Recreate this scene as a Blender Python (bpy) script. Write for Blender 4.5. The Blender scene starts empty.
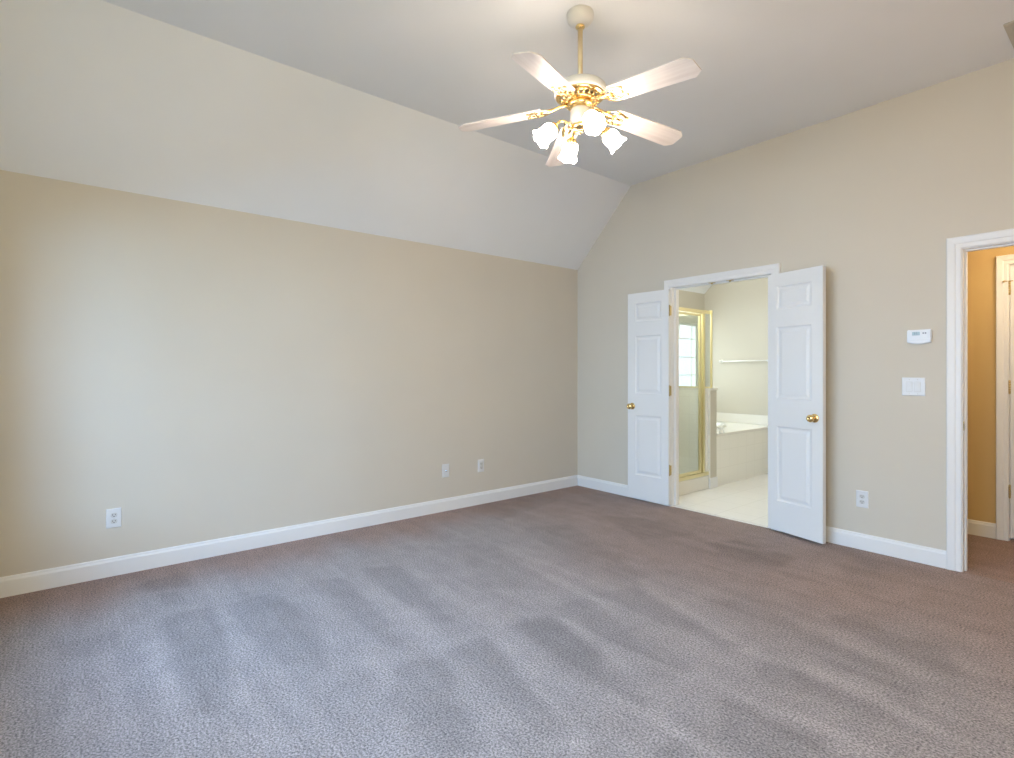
import bpy, bmesh, math, random
from mathutils import Vector, Matrix
random.seed(7)
PI = math.pi
SC = bpy.context.scene
COL = SC.collection

# ------------------------------------------------------------------ camera
cd = bpy.data.cameras.new('camera')
cd.sensor_width = 36.0
cd.sensor_fit = 'HORIZONTAL'
cd.lens = 532.2 / 1014.0 * 36.0
cd.shift_y = -7.7 / 1014.0
cd.clip_start = 0.02
cam = bpy.data.objects.new('camera', cd)
COL.objects.link(cam)
cam.location = (4.1623, -4.4144, 1.285)
cam.rotation_euler = (PI / 2, 0, math.radians(50.863))
SC.camera = cam

# ------------------------------------------------------------------ view, sky, lights
SC.view_settings.view_transform = 'Standard'
SC.view_settings.look = 'None'
SC.view_settings.exposure = -0.04
SC.view_settings.gamma = 1.0
SC.view_settings.use_curve_mapping = False

w = bpy.data.worlds.new('sky')
SC.world = w
w.use_nodes = True
bgn = w.node_tree.nodes['Background']
bgn.inputs['Color'].default_value = (0.56, 0.60, 0.68, 1)
bgn.inputs['Strength'].default_value = 3.0


def area(name, loc, direction, sx, sy, power, color, spread=180):
    l = bpy.data.lights.new(name, 'AREA')
    l.shape = 'RECTANGLE'
    l.size, l.size_y = sx, sy
    l.energy = power
    l.color = color
    l.spread = math.radians(spread)
    o = bpy.data.objects.new(name, l)
    COL.objects.link(o)
    o.location = loc
    o.rotation_euler = Vector(direction).to_track_quat('-Z', 'Z').to_euler()
    return o


def point(name, loc, power, color, r=0.08):
    l = bpy.data.lights.new(name, 'POINT')
    l.energy = power
    l.color = color
    l.shadow_soft_size = r
    o = bpy.data.objects.new(name, l)
    COL.objects.link(o)
    o.location = loc
    return o


# sky light outside the bedroom windows behind the camera: a high and a low band
REARWIN = [(0.75, 1.65), (1.95, 2.85), (3.15, 4.05)]
area('sky_high', (2.4, -6.9, 3.3), (0, 1, -0.75), 5.5, 1.6, 700, (0.340, 0.555, 0.985))
area('sky_low', (2.4, -7.2, 1.9), (0, 1, -0.1), 6.0, 1.2, 650, (0.385, 0.635, 1.000))
# unseen warm fill added behind the camera to warm the upper walls
point('corner_fill', (4.55, -4.70, 1.95), 62.0, (1.000, 0.900, 0.440), 0.15)
point('side_fill', (4.50, -1.75, 1.75), 19.0, (1.000, 0.480, 0.200), 0.15)  # second added fill out of view, warming back wall and ceiling
# daylight through the bathroom window over the tub
area('bath_daylight', (-0.22, 1.88, 1.42), (1, 0, -0.1), 1.2, 1.1, 13, (0.92, 1.0, 1.0))
# vanity light of the bathroom and the lamp of the hall, both round the corner
point('vanity_light', (2.65, 1.5, 2.35), 26.0, (1.000, 0.900, 0.760), 0.12)
point('shower_fill', (0.5, 0.55, 2.28), 34.0, (0.900, 0.970, 1.000), 0.08)  # unseen fill added to brighten the tile inside the shower
point('hall_light', (3.95, 0.62, 2.25), 19.5, (1.000, 0.760, 0.480), 0.10)


# ------------------------------------------------------------------ materials
def mat(name, color, rough=0.5, metal=0.0, spec=0.5, bump=None, emit=None, sheen=0.0, coat=0.0):
    m = bpy.data.materials.new(name)
    m.use_nodes = True
    nt = m.node_tree
    b = nt.nodes['Principled BSDF']
    b.inputs['Base Color'].default_value = (*color, 1)
    b.inputs['Roughness'].default_value = rough
    b.inputs['Metallic'].default_value = metal
    b.inputs['Specular IOR Level'].default_value = spec
    b.inputs['Coat Weight'].default_value = coat
    if sheen:
        b.inputs['Sheen Weight'].default_value = sheen
    if emit:
        b.inputs['Emission Color'].default_value = (*emit[0], 1)
        b.inputs['Emission Strength'].default_value = emit[1]
    if bump:
        sc_, st = bump
        tc = nt.nodes.new('ShaderNodeTexCoord')
        n = nt.nodes.new('ShaderNodeTexNoise')
        n.inputs['Scale'].default_value = sc_
        n.inputs['Detail'].default_value = 3
        bp = nt.nodes.new('ShaderNodeBump')
        bp.inputs['Strength'].default_value = st
        bp.inputs['Distance'].default_value = 0.002
        nt.links.new(tc.outputs['Object'], n.inputs['Vector'])
        nt.links.new(n.outputs['Fac'], bp.inputs['Height'])
        nt.links.new(bp.outputs['Normal'], b.inputs['Normal'])
        # very slight tone variation of the paint or surface
        mx = nt.nodes.new('ShaderNodeMixRGB')
        mx.blend_type = 'MULTIPLY'
        mx.inputs['Fac'].default_value = 0.06
        mx.inputs['Color1'].default_value = (*color, 1)
        n2 = nt.nodes.new('ShaderNodeTexNoise')
        n2.inputs['Scale'].default_value = 1.7
        nt.links.new(tc.outputs['Object'], n2.inputs['Vector'])
        nt.links.new(n2.outputs['Fac'], mx.inputs['Color2'])
        nt.links.new(mx.outputs['Color'], b.inputs['Base Color'])
    return m


M = {}
M['wall'] = mat('beige_wall_paint', (0.64, 0.59, 0.502), 0.75, bump=(220, 0.12), spec=0.25)
M['bath_wall'] = mat('cream_bath_paint', (0.57, 0.535, 0.45), 0.7, bump=(220, 0.12), spec=0.25)
M['hall_wall'] = mat('golden_hall_paint', (0.60, 0.43, 0.20), 0.75, bump=(220, 0.12), spec=0.25)
M['ceiling'] = mat('white_ceiling_paint', (0.81, 0.83, 0.85), 0.85, bump=(160, 0.15), spec=0.2)
M['trim'] = mat('white_trim_paint', (0.80, 0.795, 0.785), 0.38, bump=(60, 0.004), spec=0.4)
M['door'] = mat('white_door_paint', (0.79, 0.79, 0.785), 0.42, bump=(90, 0.01), spec=0.4)
M['brass'] = mat('polished_brass', (0.90, 0.66, 0.30), 0.26, 1.0, bump=(30, 0.02))
M['shower_brass'] = mat('pale_brass', (0.86, 0.78, 0.48), 0.32, 1.0, bump=(30, 0.02))
M['hinge'] = mat('aged_brass', (0.55, 0.43, 0.22), 0.35, 1.0, bump=(60, 0.05))
M['dark'] = mat('dark_slot', (0.03, 0.028, 0.025), 0.6)
M['plate'] = mat('white_plastic', (0.74, 0.74, 0.74), 0.3, bump=(40, 0.01))
M['ivory'] = mat('ivory_plastic', (0.62, 0.61, 0.58), 0.35, bump=(40, 0.01))
M['lcd'] = mat('grey_lcd', (0.36, 0.42, 0.40), 0.2, bump=(20, 0.01))
M['button'] = mat('grey_button', (0.16, 0.16, 0.17), 0.4, bump=(20, 0.01))
M['vent'] = mat('vent_enamel', (0.52, 0.49, 0.42), 0.5, bump=(40, 0.02))
M['fan_white'] = mat('fan_white_enamel', (0.70, 0.69, 0.66), 0.35, bump=(40, 0.02))
M['rod'] = mat('cream_brass_rod', (0.80, 0.66, 0.42), 0.35, 0.55, bump=(40, 0.02))
M['tub'] = mat('white_acrylic', (0.88, 0.88, 0.85), 0.12, bump=(20, 0.01), coat=0.3)
M['chrome'] = mat('chrome', (0.8, 0.8, 0.8), 0.12, 1.0, bump=(20, 0.01))
M['shade'] = mat('frosted_glass_shade', (0.95, 0.92, 0.86), 0.35, emit=((1.000, 0.840, 0.700), 50.0))
M['bulb'] = mat('lit_bulb', (0.95, 0.92, 0.86), 0.35, emit=((1.000, 0.840, 0.700), 50.0))


def blade_mat():
    m = mat('whitewashed_blade', (0.80, 0.74, 0.70), 0.4)
    nt = m.node_tree
    b = nt.nodes['Principled BSDF']
    tc = nt.nodes.new('ShaderNodeTexCoord')
    mp = nt.nodes.new('ShaderNodeMapping')
    mp.inputs['Scale'].default_value = (2.0, 40.0, 40.0)
    n = nt.nodes.new('ShaderNodeTexNoise')
    n.inputs['Scale'].default_value = 1.0
    n.inputs['Detail'].default_value = 4
    cr = nt.nodes.new('ShaderNodeValToRGB')
    cr.color_ramp.elements[0].position = 0.35
    cr.color_ramp.elements[0].color = (0.64, 0.58, 0.55, 1)
    cr.color_ramp.elements[1].position = 0.7
    cr.color_ramp.elements[1].color = (0.75, 0.70, 0.67, 1)
    nt.links.new(tc.outputs['Object'], mp.inputs['Vector'])
    nt.links.new(mp.outputs['Vector'], n.inputs['Vector'])
    nt.links.new(n.outputs['Fac'], cr.inputs['Fac'])
    nt.links.new(cr.outputs['Color'], b.inputs['Base Color'])
    return m


M['blade'] = blade_mat()


def tile_mat(name, c1, c2, grout, size, rough, off=(0, 0, 0), rot=None):
    m = mat(name, c1, rough, spec=0.5)
    nt = m.node_tree
    b = nt.nodes['Principled BSDF']
    tc = nt.nodes.new('ShaderNodeTexCoord')
    mp = nt.nodes.new('ShaderNodeMapping')
    mp.inputs['Location'].default_value = off
    if rot:
        mp.inputs['Rotation'].default_value = rot
    br = nt.nodes.new('ShaderNodeTexBrick')
    br.offset = 0.0
    br.inputs['Scale'].default_value = 1.0
    br.inputs['Brick Width'].default_value = size
    br.inputs['Row Height'].default_value = size
    br.inputs['Mortar Size'].default_value = 0.0035
    br.inputs['Mortar Smooth'].default_value = 0.3
    br.inputs['Color1'].default_value = (*c1, 1)
    br.inputs['Color2'].default_value = (*c2, 1)
    br.inputs['Mortar'].default_value = (*grout, 1)
    nt.links.new(tc.outputs['Object'], mp.inputs['Vector'])
    nt.links.new(mp.outputs['Vector'], br.inputs['Vector'])
    nt.links.new(br.outputs['Color'], b.inputs['Base Color'])
    return m


M['floor_tile'] = tile_mat('cream_floor_tile', (0.90, 0.89, 0.86), (0.885, 0.875, 0.845), (0.79, 0.78, 0.74), 0.305, 0.22, off=(-0.118, 0.06, 0))
M['wall_tile_x'] = tile_mat('cream_wall_tile', (0.86, 0.84, 0.77), (0.85, 0.83, 0.76), (0.80, 0.78, 0.71), 0.2, 0.2, rot=(0, PI / 2, 0))
M['wall_tile_y'] = tile_mat('cream_wall_tile_far', (0.86, 0.84, 0.77), (0.85, 0.83, 0.76), (0.80, 0.78, 0.71), 0.2, 0.2, rot=(PI / 2, 0, 0))
M['tile_plain'] = mat('plain_cream_tile', (0.81, 0.785, 0.72), 0.2, bump=(30, 0.02))


def glass_mat():
    m = bpy.data.materials.new('clear_glass')
    m.use_nodes = True
    nt = m.node_tree
    nt.nodes.clear()
    out = nt.nodes.new('ShaderNodeOutputMaterial')
    t = nt.nodes.new('ShaderNodeBsdfTransparent')
    t.inputs['Color'].default_value = (0.95, 0.98, 0.97, 1)
    g = nt.nodes.new('ShaderNodeBsdfGlossy')
    g.inputs['Roughness'].default_value = 0.04
    lw = nt.nodes.new('ShaderNodeLayerWeight')
    lw.inputs['Blend'].default_value = 0.5
    pw = nt.nodes.new('ShaderNodeMath')
    pw.operation = 'POWER'
    pw.inputs[1].default_value = 4.0
    f = nt.nodes.new('ShaderNodeMath')
    f.operation = 'MULTIPLY_ADD'
    f.inputs[1].default_value = 0.7
    f.inputs[2].default_value = 0.03
    nt.links.new(lw.outputs['Facing'], pw.inputs[0])
    nt.links.new(pw.outputs[0], f.inputs[0])
    mx = nt.nodes.new('ShaderNodeMixShader')
    nt.links.new(f.outputs[0], mx.inputs[0])
    nt.links.new(t.outputs[0], mx.inputs[1])
    nt.links.new(g.outputs[0], mx.inputs[2])
    nt.links.new(mx.outputs[0], out.inputs['Surface'])
    return m


M['glass'] = glass_mat()


def carpet_mat():
    m = bpy.data.materials.new('taupe_carpet')
    m.use_nodes = True
    nt = m.node_tree
    N, L = nt.nodes, nt.links
    b = N['Principled BSDF']
    b.inputs['Roughness'].default_value = 0.95
    b.inputs['Specular IOR Level'].default_value = 0.1
    b.inputs['Sheen Weight'].default_value = 0.15
    b.inputs['Sheen Roughness'].default_value = 0.6
    tc = N.new('ShaderNodeTexCoord')
    at = N.new('ShaderNodeAttribute')
    at.attribute_name = 'pile'
    # tuft speckle
    n1 = N.new('ShaderNodeTexNoise')
    n1.inputs['Scale'].default_value = 118
    n1.inputs['Detail'].default_value = 4
    n1.inputs['Roughness'].default_value = 0.7
    n2 = N.new('ShaderNodeTexNoise')
    n2.inputs['Scale'].default_value = 7
    n2.inputs['Detail'].default_value = 4
    for n in (n1, n2):
        L.new(tc.outputs['Object'], n.inputs['Vector'])
    cr = N.new('ShaderNodeValToRGB')
    cr.color_ramp.elements[0].position = 0.36
    cr.color_ramp.elements[0].color = (0.098, 0.087, 0.085, 1)
    cr.color_ramp.elements[1].position = 0.64
    cr.color_ramp.elements[1].color = (0.520, 0.458, 0.447, 1)
    L.new(n1.outputs['Fac'], cr.inputs['Fac'])
    # nap brightness: traced vacuum strokes + soft mottling
    ma = N.new('ShaderNodeMath')
    ma.operation = 'MULTIPLY_ADD'
    L.new(n2.outputs['Fac'], ma.inputs[0])
    ma.inputs[1].default_value = 0.45
    ma.inputs[2].default_value = 0.775
    # long thin brush marks of the vacuum head
    mpp = N.new('ShaderNodeMapping')
    mpp.inputs['Scale'].default_value = (0.9, 11.0, 1.0)
    mpp.inputs['Rotation'].default_value = (0, 0, math.radians(8))
    n3 = N.new('ShaderNodeTexNoise')
    n3.inputs['Scale'].default_value = 1.0
    n3.inputs['Detail'].default_value = 2.5
    n3.inputs['Distortion'].default_value = 0.6
    L.new(tc.outputs['Object'], mpp.inputs['Vector'])
    L.new(mpp.outputs['Vector'], n3.inputs['Vector'])
    m3 = N.new('ShaderNodeMath')
    m3.operation = 'MULTIPLY_ADD'
    L.new(n3.outputs['Fac'], m3.inputs[0])
    m3.inputs[1].default_value = 0.40
    m3.inputs[2].default_value = 0.80
    m4 = N.new('ShaderNodeMath')
    m4.operation = 'MULTIPLY'
    L.new(m3.outputs[0], m4.inputs[0])
    L.new(at.outputs['Fac'], m4.inputs[1])
    mb = N.new('ShaderNodeMath')
    mb.operation = 'MULTIPLY'
    L.new(ma.outputs[0], mb.inputs[0])
    L.new(m4.outputs[0], mb.inputs[1])
    mx = N.new('ShaderNodeVectorMath')
    mx.operation = 'SCALE'
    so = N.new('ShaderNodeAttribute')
    so.attribute_name = 'falloff_tint'
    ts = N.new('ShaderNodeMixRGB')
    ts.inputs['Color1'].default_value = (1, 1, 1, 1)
    ts.inputs['Color2'].default_value = (0.94, 0.70, 0.575, 1)  # brown of the dimmer light, put into the carpet colour
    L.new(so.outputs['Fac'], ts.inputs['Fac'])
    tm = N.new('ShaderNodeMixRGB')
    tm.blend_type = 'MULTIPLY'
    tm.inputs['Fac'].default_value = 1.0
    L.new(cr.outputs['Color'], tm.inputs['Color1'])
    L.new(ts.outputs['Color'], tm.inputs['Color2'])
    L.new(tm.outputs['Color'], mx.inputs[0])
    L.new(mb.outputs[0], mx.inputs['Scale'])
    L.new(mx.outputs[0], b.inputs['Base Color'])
    bp = N.new('ShaderNodeBump')
    bp.inputs['Strength'].default_value = 0.8
    bp.inputs['Distance'].default_value = 0.012
    L.new(n1.outputs['Fac'], bp.inputs['Height'])
    L.new(bp.outputs['Normal'], b.inputs['Normal'])
    return m


M['carpet'] = carpet_mat()


# ------------------------------------------------------------------ mesh helpers
def BM():
    return bmesh.new()


def fix(bm):
    bmesh.ops.recalc_face_normals(bm, faces=bm.faces[:])


def box(bm, x0, x1, y0, y1, z0, z1, bev=0.0):
    vs = [bm.verts.new((x, y, z)) for x in (x0, x1) for y in (y0, y1) for z in (z0, z1)]
    fs = []
    for q in ((0, 1, 3, 2), (4, 6, 7, 5), (0, 4, 5, 1), (2, 3, 7, 6), (0, 2, 6, 4), (1, 5, 7, 3)):
        fs.append(bm.faces.new([vs[i] for i in q]))
    bmesh.ops.recalc_face_normals(bm, faces=fs)
    if bev:
        es = list({e for f in fs for e in f.edges})
        bmesh.ops.bevel(bm, geom=es, offset=bev, segments=2, affect='EDGES')
    return bm


def prism(bm, pts, axis, a, b):
    """polygon pts in the two other axes (in order), extruded along axis from a to b"""
    def P(p, t):
        c = [0, 0, 0]
        o = [i for i in range(3) if i != axis]
        c[o[0]], c[o[1]] = p
        c[axis] = t
        return c
    A = [bm.verts.new(P(p, a)) for p in pts]
    B = [bm.verts.new(P(p, b)) for p in pts]
    fs = [bm.faces.new(A), bm.faces.new(B)]
    n = len(pts)
    for i in range(n):
        fs.append(bm.faces.new([A[i], A[(i + 1) % n], B[(i + 1) % n], B[i]]))
    bmesh.ops.recalc_face_normals(bm, faces=fs)


def lathe(bm, prof, mtx=None, seg=40, rim=None, closed=False):
    """prof: list of (r, z). rim(r, z, ang, i) -> (r, z) for ruffles"""
    mtx = mtx or Matrix.Identity(4)
    rings = []
    for i, (r, z) in enumerate(prof):
        ring = []
        if r < 1e-6:
            ring = [bm.verts.new(mtx @ Vector((0, 0, z)))]
        else:
            for k in range(seg):
                a = 2 * PI * k / seg
                rr, zz = (r, z) if rim is None else rim(r, z, a, i)
                ring.append(bm.verts.new(mtx @ Vector((rr * math.cos(a), rr * math.sin(a), zz))))
        rings.append(ring)
    fs = []
    pairs = list(zip(rings, rings[1:]))
    if closed:
        pairs.append((rings[-1], rings[0]))
    for A, B in pairs:
        for k in range(seg):
            k2 = (k + 1) % seg
            if len(A) == 1 and len(B) == 1:
                continue
            if len(A) == 1:
                fs.append(bm.faces.new([A[0], B[k2], B[k]]))
            elif len(B) == 1:
                fs.append(bm.faces.new([A[k], A[k2], B[0]]))
            else:
                fs.append(bm.faces.new([A[k], A[k2], B[k2], B[k]]))
    for f in fs:
        f.smooth = True
    bmesh.ops.recalc_face_normals(bm, faces=fs)


def tube(bm, pts, r, seg=12, flat=1.0, caps=True):
    """round (or flattened) tube through pts; r a number or one per point"""
    pts = [Vector(p) for p in pts]
    rs = r if isinstance(r, (list, tuple)) else [r] * len(pts)
    rings = []
    up = Vector((0, 0, 1))
    for i, p in enumerate(pts):
        t = (pts[min(i + 1, len(pts) - 1)] - pts[max(i - 1, 0)]).normalized()
        s = t.cross(up)
        if s.length < 1e-3:
            s = t.cross(Vector((1, 0, 0)))
        s.normalize()
        n = s.cross(t).normalized()
        rings.append([bm.verts.new(p + s * rs[i] * math.cos(2 * PI * k / seg) + n * rs[i] * flat * math.sin(2 * PI * k / seg)) for k in range(seg)])
    fs = []
    for A, B in zip(rings, rings[1:]):
        for k in range(seg):
            k2 = (k + 1) % seg
            fs.append(bm.faces.new([A[k], A[k2], B[k2], B[k]]))
    for f in fs:
        f.smooth = True
    if caps:
        fs.append(bm.faces.new(rings[0]))
        fs.append(bm.faces.new(rings[-1][::-1]))
    bmesh.ops.recalc_face_normals(bm, faces=fs)


def obj(name, bm, material, parent=None, loc=None, rot=None):
    me = bpy.data.meshes.new(name)
    bm.to_mesh(me)
    bm.free()
    me.materials.append(material)
    o = bpy.data.objects.new(name, me)
    COL.objects.link(o)
    if parent is not None:
        o.parent = parent
    if loc is not None:
        o.location = loc
    if rot is not None:
        o.rotation_euler = rot
    return o


def tag(o, label, cat, group=None, kind=None):
    o['label'] = label
    o['category'] = cat
    if group:
        o['group'] = group
    if kind:
        o['kind'] = kind
    return o


def empty(name, loc, rot=(0, 0, 0)):
    o = bpy.data.objects.new(name, None)
    o.empty_display_size = 0.05
    COL.objects.link(o)
    o.location = loc
    o.rotation_euler = rot
    return o


def struct(name, bm, m, label, cat):
    return tag(obj(name, bm, m), label, cat, kind='structure')


# ------------------------------------------------------------------ setting constants
EAVE, TOP, CR = 2.430, 3.180, 0.745
WT = 0.115                       # partition thickness
XR, YR = 4.95, -5.05             # right and rear walls
B0, B1, BH = 1.223, 2.153, 2.080   # bathroom double doorway
H0, H1, HH = 3.362, 4.180, 2.068   # hall doorway
JT = 0.018
WX = 0.14                        # outside wall thickness

# floor with traced carpet nap -------------------------------------------------
# vacuum strokes: (outline on the floor in metres, brightness of the leaning nap)
NAP = [
    ([(0.86, -4.07), (0.89, -3.83), (1.47, -3.86), (1.97, -3.96), (1.91, -4.03), (1.34, -4.07)], 0.84),
    ([(0.91, -3.74), (0.91, -3.51), (1.39, -3.44), (1.91, -3.56), (1.71, -3.71), (1.24, -3.77)], 0.84),
    ([(0.89, -4.48), (0.88, -4.23), (1.09, -4.24), (1.11, -4.37), (1.00, -4.47)], 0.88),
    ([(0.26, -4.12), (0.21, -3.87), (0.50, -3.87), (0.44, -4.08)], 0.82),
    ([(0.51, -4.04), (0.54, -3.92), (0.78, -3.96), (0.69, -4.04)], 0.86),
    ([(0.93, -3.81), (0.95, -3.78), (1.53, -3.84), (2.05, -3.89), (2.05, -3.92), (1.51, -3.86)], 1.13),
    ([(0.09, -4.20), (0.15, -4.17), (0.85, -4.25), (0.83, -4.27)], 1.1),
    ([(1.08, -4.18), (1.13, -4.12), (1.82, -4.07), (1.80, -4.16)], 1.08),
    ([(0.86, -2.96), (0.98, -2.76), (1.42, -2.83), (1.87, -2.90), (1.84, -2.96), (1.49, -2.98), (1.15, -3.00)], 0.84),
    ([(0.90, -3.25), (0.94, -3.10), (1.42, -3.15), (1.89, -3.19), (1.95, -3.26), (1.71, -3.30), (1.27, -3.25)], 0.84),
    ([(2.04, -3.31), (2.13, -3.13), (2.34, -3.20), (2.72, -3.33), (2.63, -3.49), (2.26, -3.46)], 0.84),
    ([(2.10, -3.09), (2.10, -2.85), (2.41, -2.95), (2.74, -3.01), (2.87, -3.04), (2.79, -3.14), (2.42, -3.11)], 0.84),
    ([(2.04, -2.64), (2.12, -2.46), (2.54, -2.55), (2.71, -2.74), (2.50, -2.75)], 0.87),
    ([(0.89, -2.24), (0.96, -2.00), (1.87, -2.19), (1.86, -2.29), (1.66, -2.54)], 0.92),
    ([(0.99, -3.09), (0.99, -3.00), (2.04, -3.01), (2.09, -3.16)], 1.09),
    ([(1.10, -2.77), (1.09, -2.69), (2.02, -2.67), (2.02, -2.81)], 1.09),
    ([(2.12, -2.87), (2.13, -2.79), (2.96, -3.03), (2.92, -3.09)], 1.13),
    ([(1.02, -1.93), (1.16, -1.90), (2.18, -2.13), (2.30, -2.27)], 1.08),
    ([(2.08, -2.38), (2.10, -2.15), (2.44, -2.23), (2.78, -2.30), (2.93, -2.34), (2.87, -2.38), (2.60, -2.43), (2.33, -2.43)], 0.84),
    ([(2.11, -2.07), (2.17, -1.82), (2.53, -1.92), (2.93, -2.00), (2.86, -2.06), (2.50, -2.08)], 0.85),
    ([(2.08, -2.73), (2.13, -2.48), (2.55, -2.53), (2.91, -2.65), (2.90, -2.72), (2.60, -2.80)], 0.84),
    ([(1.99, -0.74), (2.12, -0.51), (2.60, -0.56), (2.59, -0.84), (2.28, -0.90)], 0.8),
    ([(3.06, -2.11), (3.08, -1.94), (3.16, -1.93), (3.27, -2.11), (3.26, -2.19), (3.12, -2.21)], 0.84),
    ([(3.09, -2.88), (3.09, -2.77), (3.21, -2.78), (3.11, -2.93)], 0.84),
    ([(0.86, -1.56), (1.03, -1.17), (1.99, -1.58), (2.15, -1.57), (2.12, -1.76), (1.48, -1.75)], 0.88),
    ([(2.19, -2.46), (2.22, -2.37), (2.90, -2.63), (3.21, -2.78), (3.15, -2.81), (2.78, -2.66)], 1.13),
    ([(2.07, -2.12), (2.14, -2.10), (2.66, -2.30), (2.98, -2.33), (3.17, -2.34), (3.17, -2.40), (2.94, -2.38), (2.62, -2.35)], 1.13),
    ([(2.10, -1.73), (2.16, -1.71), (2.90, -1.94), (3.17, -1.97), (3.19, -2.02), (2.92, -2.04)], 1.13),
    ([(1.97, -0.65), (2.40, -0.52), (2.41, -0.60), (2.00, -0.72)], 1.2),
    ([(3.10, -2.00), (3.40, -2.00), (3.62, -2.07), (3.69, -2.10), (3.58, -2.12), (3.38, -2.14), (3.24, -2.14)], 0.84),
    ([(3.07, -1.76), (3.13, -1.63), (3.39, -1.66), (3.59, -1.75), (3.53, -1.83), (3.26, -1.86)], 0.85),
    ([(3.05, -1.38), (3.14, -1.22), (3.34, -1.29), (3.53, -1.26), (3.65, -1.53), (3.54, -1.59), (3.29, -1.47)], 0.86),
    ([(3.08, -2.45), (3.20, -2.36), (3.43, -2.36), (3.46, -2.48), (3.34, -2.65), (3.17, -2.63)], 0.84),
    ([(3.06, -1.98), (3.14, -1.92), (3.46, -1.91), (3.69, -2.00), (3.67, -2.04), (3.40, -1.99)], 1.13),
    ([(3.11, -1.58), (3.37, -1.56), (3.55, -1.63), (3.54, -1.66), (3.36, -1.64)], 1.1),
    ([(3.07, -2.39), (3.41, -2.29), (3.58, -2.33), (3.52, -2.40), (3.35, -2.41)], 1.13),
    ([(-0.03, -1.46), (-0.08, -0.65), (0.38, -0.65), (0.56, -1.56)], 0.88),
    ([(1.00, -0.77), (1.43, -0.49), (1.88, -0.60), (1.66, -1.07)], 0.87),
    ([(2.82, -0.47), (3.03, -0.41), (3.19, -0.65), (2.98, -0.80)], 0.9),
    ([(2.53, -1.69), (2.74, -1.42), (3.13, -1.65), (2.98, -1.83)], 0.88),
]


def inpoly(x, y, poly):
    c = False
    j = len(poly) - 1
    for i in range(len(poly)):
        xi, yi = poly[i]
        xj, yj = poly[j]
        if (yi > y) != (yj > y) and x < (xj - xi) * (y - yi) / (yj - yi + 1e-12) + xi:
            c = not c
        j = i
    return c


def smooth01(a, b, t):
    t = max(0.0, min(1.0, (t - a) / (b - a)))
    return t * t * (3 - 2 * t)


def floor_mesh():
    bm = BM()
    step = 0.025
    nx = int(round(XR / step)); ny = int(round(-YR / step))
    lay = bm.verts.layers.float.new('pile')
    falloff_tint = bm.verts.layers.float.new('falloff_tint')
    boxes = [(min(p[0] for p in g), max(p[0] for p in g), min(p[1] for p in g), max(p[1] for p in g)) for g, k in NAP]
    val = [[0.0] * (nx + 1) for _ in range(ny + 1)]
    for (g, k), bb in zip(NAP, boxes):
        lk = math.log(k)
        for j in range(max(0, int((bb[2] - YR) / step)), min(ny, int((bb[3] - YR) / step) + 1) + 1):
            for i in range(max(0, int(bb[0] / step)), min(nx, int(bb[1] / step) + 1) + 1):
                if inpoly(i * step, YR + j * step, g):
                    val[j][i] += lk
    for _ in range(1):
        val = [[(val[j][i] * 2 + val[max(j - 1, 0)][i] + val[min(j + 1, ny)][i] + val[j][max(i - 1, 0)] + val[j][min(i + 1, nx)]) / 6 for i in range(nx + 1)] for j in range(ny + 1)]
    rows = []
    for j in range(ny + 1):
        row = []
        for i in range(nx + 1):
            x, y = i * step, YR + j * step
            v = bm.verts.new((x, y, 0))
            v[lay] = math.exp(max(-0.5, min(0.4, 1.15 * val[j][i])))
            # light falloff painted as a brown tint near the back and left walls
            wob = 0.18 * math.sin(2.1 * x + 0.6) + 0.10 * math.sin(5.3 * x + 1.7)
            back_falloff = 1 - smooth01(0.9, 2.1, -y + wob)
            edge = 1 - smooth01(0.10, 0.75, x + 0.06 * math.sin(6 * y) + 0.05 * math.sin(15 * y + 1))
            v[falloff_tint] = max(0.68 * back_falloff, edge)
            row.append(v)
        rows.append(row)
    for j in range(ny):
        for i in range(nx):
            bm.faces.new([rows[j][i], rows[j][i + 1], rows[j + 1][i + 1], rows[j + 1][i]])
    # slab under the pile and the carpet of the hall
    def bx(*a):
        n0 = len(bm.verts)
        box(bm, *a)
        bm.verts.ensure_lookup_table()
        for v in bm.verts[n0:]:
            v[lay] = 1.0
            v[falloff_tint] = 1.0
    bx(0, XR, YR, 0, -0.12, -0.002)
    bx(H0 - JT, H1 + JT, 0.0, WT, -0.12, 0.0)
    bx(3.10, 4.95, WT, 1.38, -0.12, 0.0)
    return bm


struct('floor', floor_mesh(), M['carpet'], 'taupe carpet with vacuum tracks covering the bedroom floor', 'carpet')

bm = BM()
box(bm, 0, 2.95, WT, 2.65, -0.12, 0.004)
box(bm, B0 - JT, B1 + JT, 0.022, WT, -0.12, 0.004)
struct('floor_bathroom', bm, M['floor_tile'], 'cream ceramic tile floor seen through the double doorway', 'tile floor')
bm = BM()
box(bm, B0, B1, 0.0, 0.022, -0.02, 0.008, 0.003)
struct('trim_threshold', bm, M['tile_plain'], 'pale strip on the floor between carpet and bathroom tile', 'threshold')

# walls -------------------------------------------------------------------------
def zroof(x):
    return min(EAVE + x * (TOP - EAVE) / CR, TOP)


def wall_strips(bm, y0, y1, cuts):
    """cuts: list of (xa, xb, zbottom)"""
    for xa, xb, zb in cuts:
        if xb <= xa:
            continue
        xs = [xa] + ([CR] if xa < CR < xb else []) + [xb]
        top = [(x, zroof(x)) for x in xs]
        prism(bm, [(xa, zb), (xb, zb)] + top[::-1], 1, y0, y1)


bm = BM()
wall_strips(bm, 0, WT, [(0, B0 - JT, 0), (B0 - JT, B1 + JT, BH + JT), (B1 + JT, H0 - JT, 0), (H0 - JT, H1 + JT, HH + JT), (H1 + JT, XR, 0)])
struct('wall_back', bm, M['wall'], 'beige gable wall with the double doors and the thermostat', 'wall')

bm = BM()
box(bm, -WX, 0, YR - WX, WT / 2, -0.12, EAVE)
struct('wall_left', bm, M['wall'], 'long bare beige wall under the sloped ceiling', 'wall')

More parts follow.
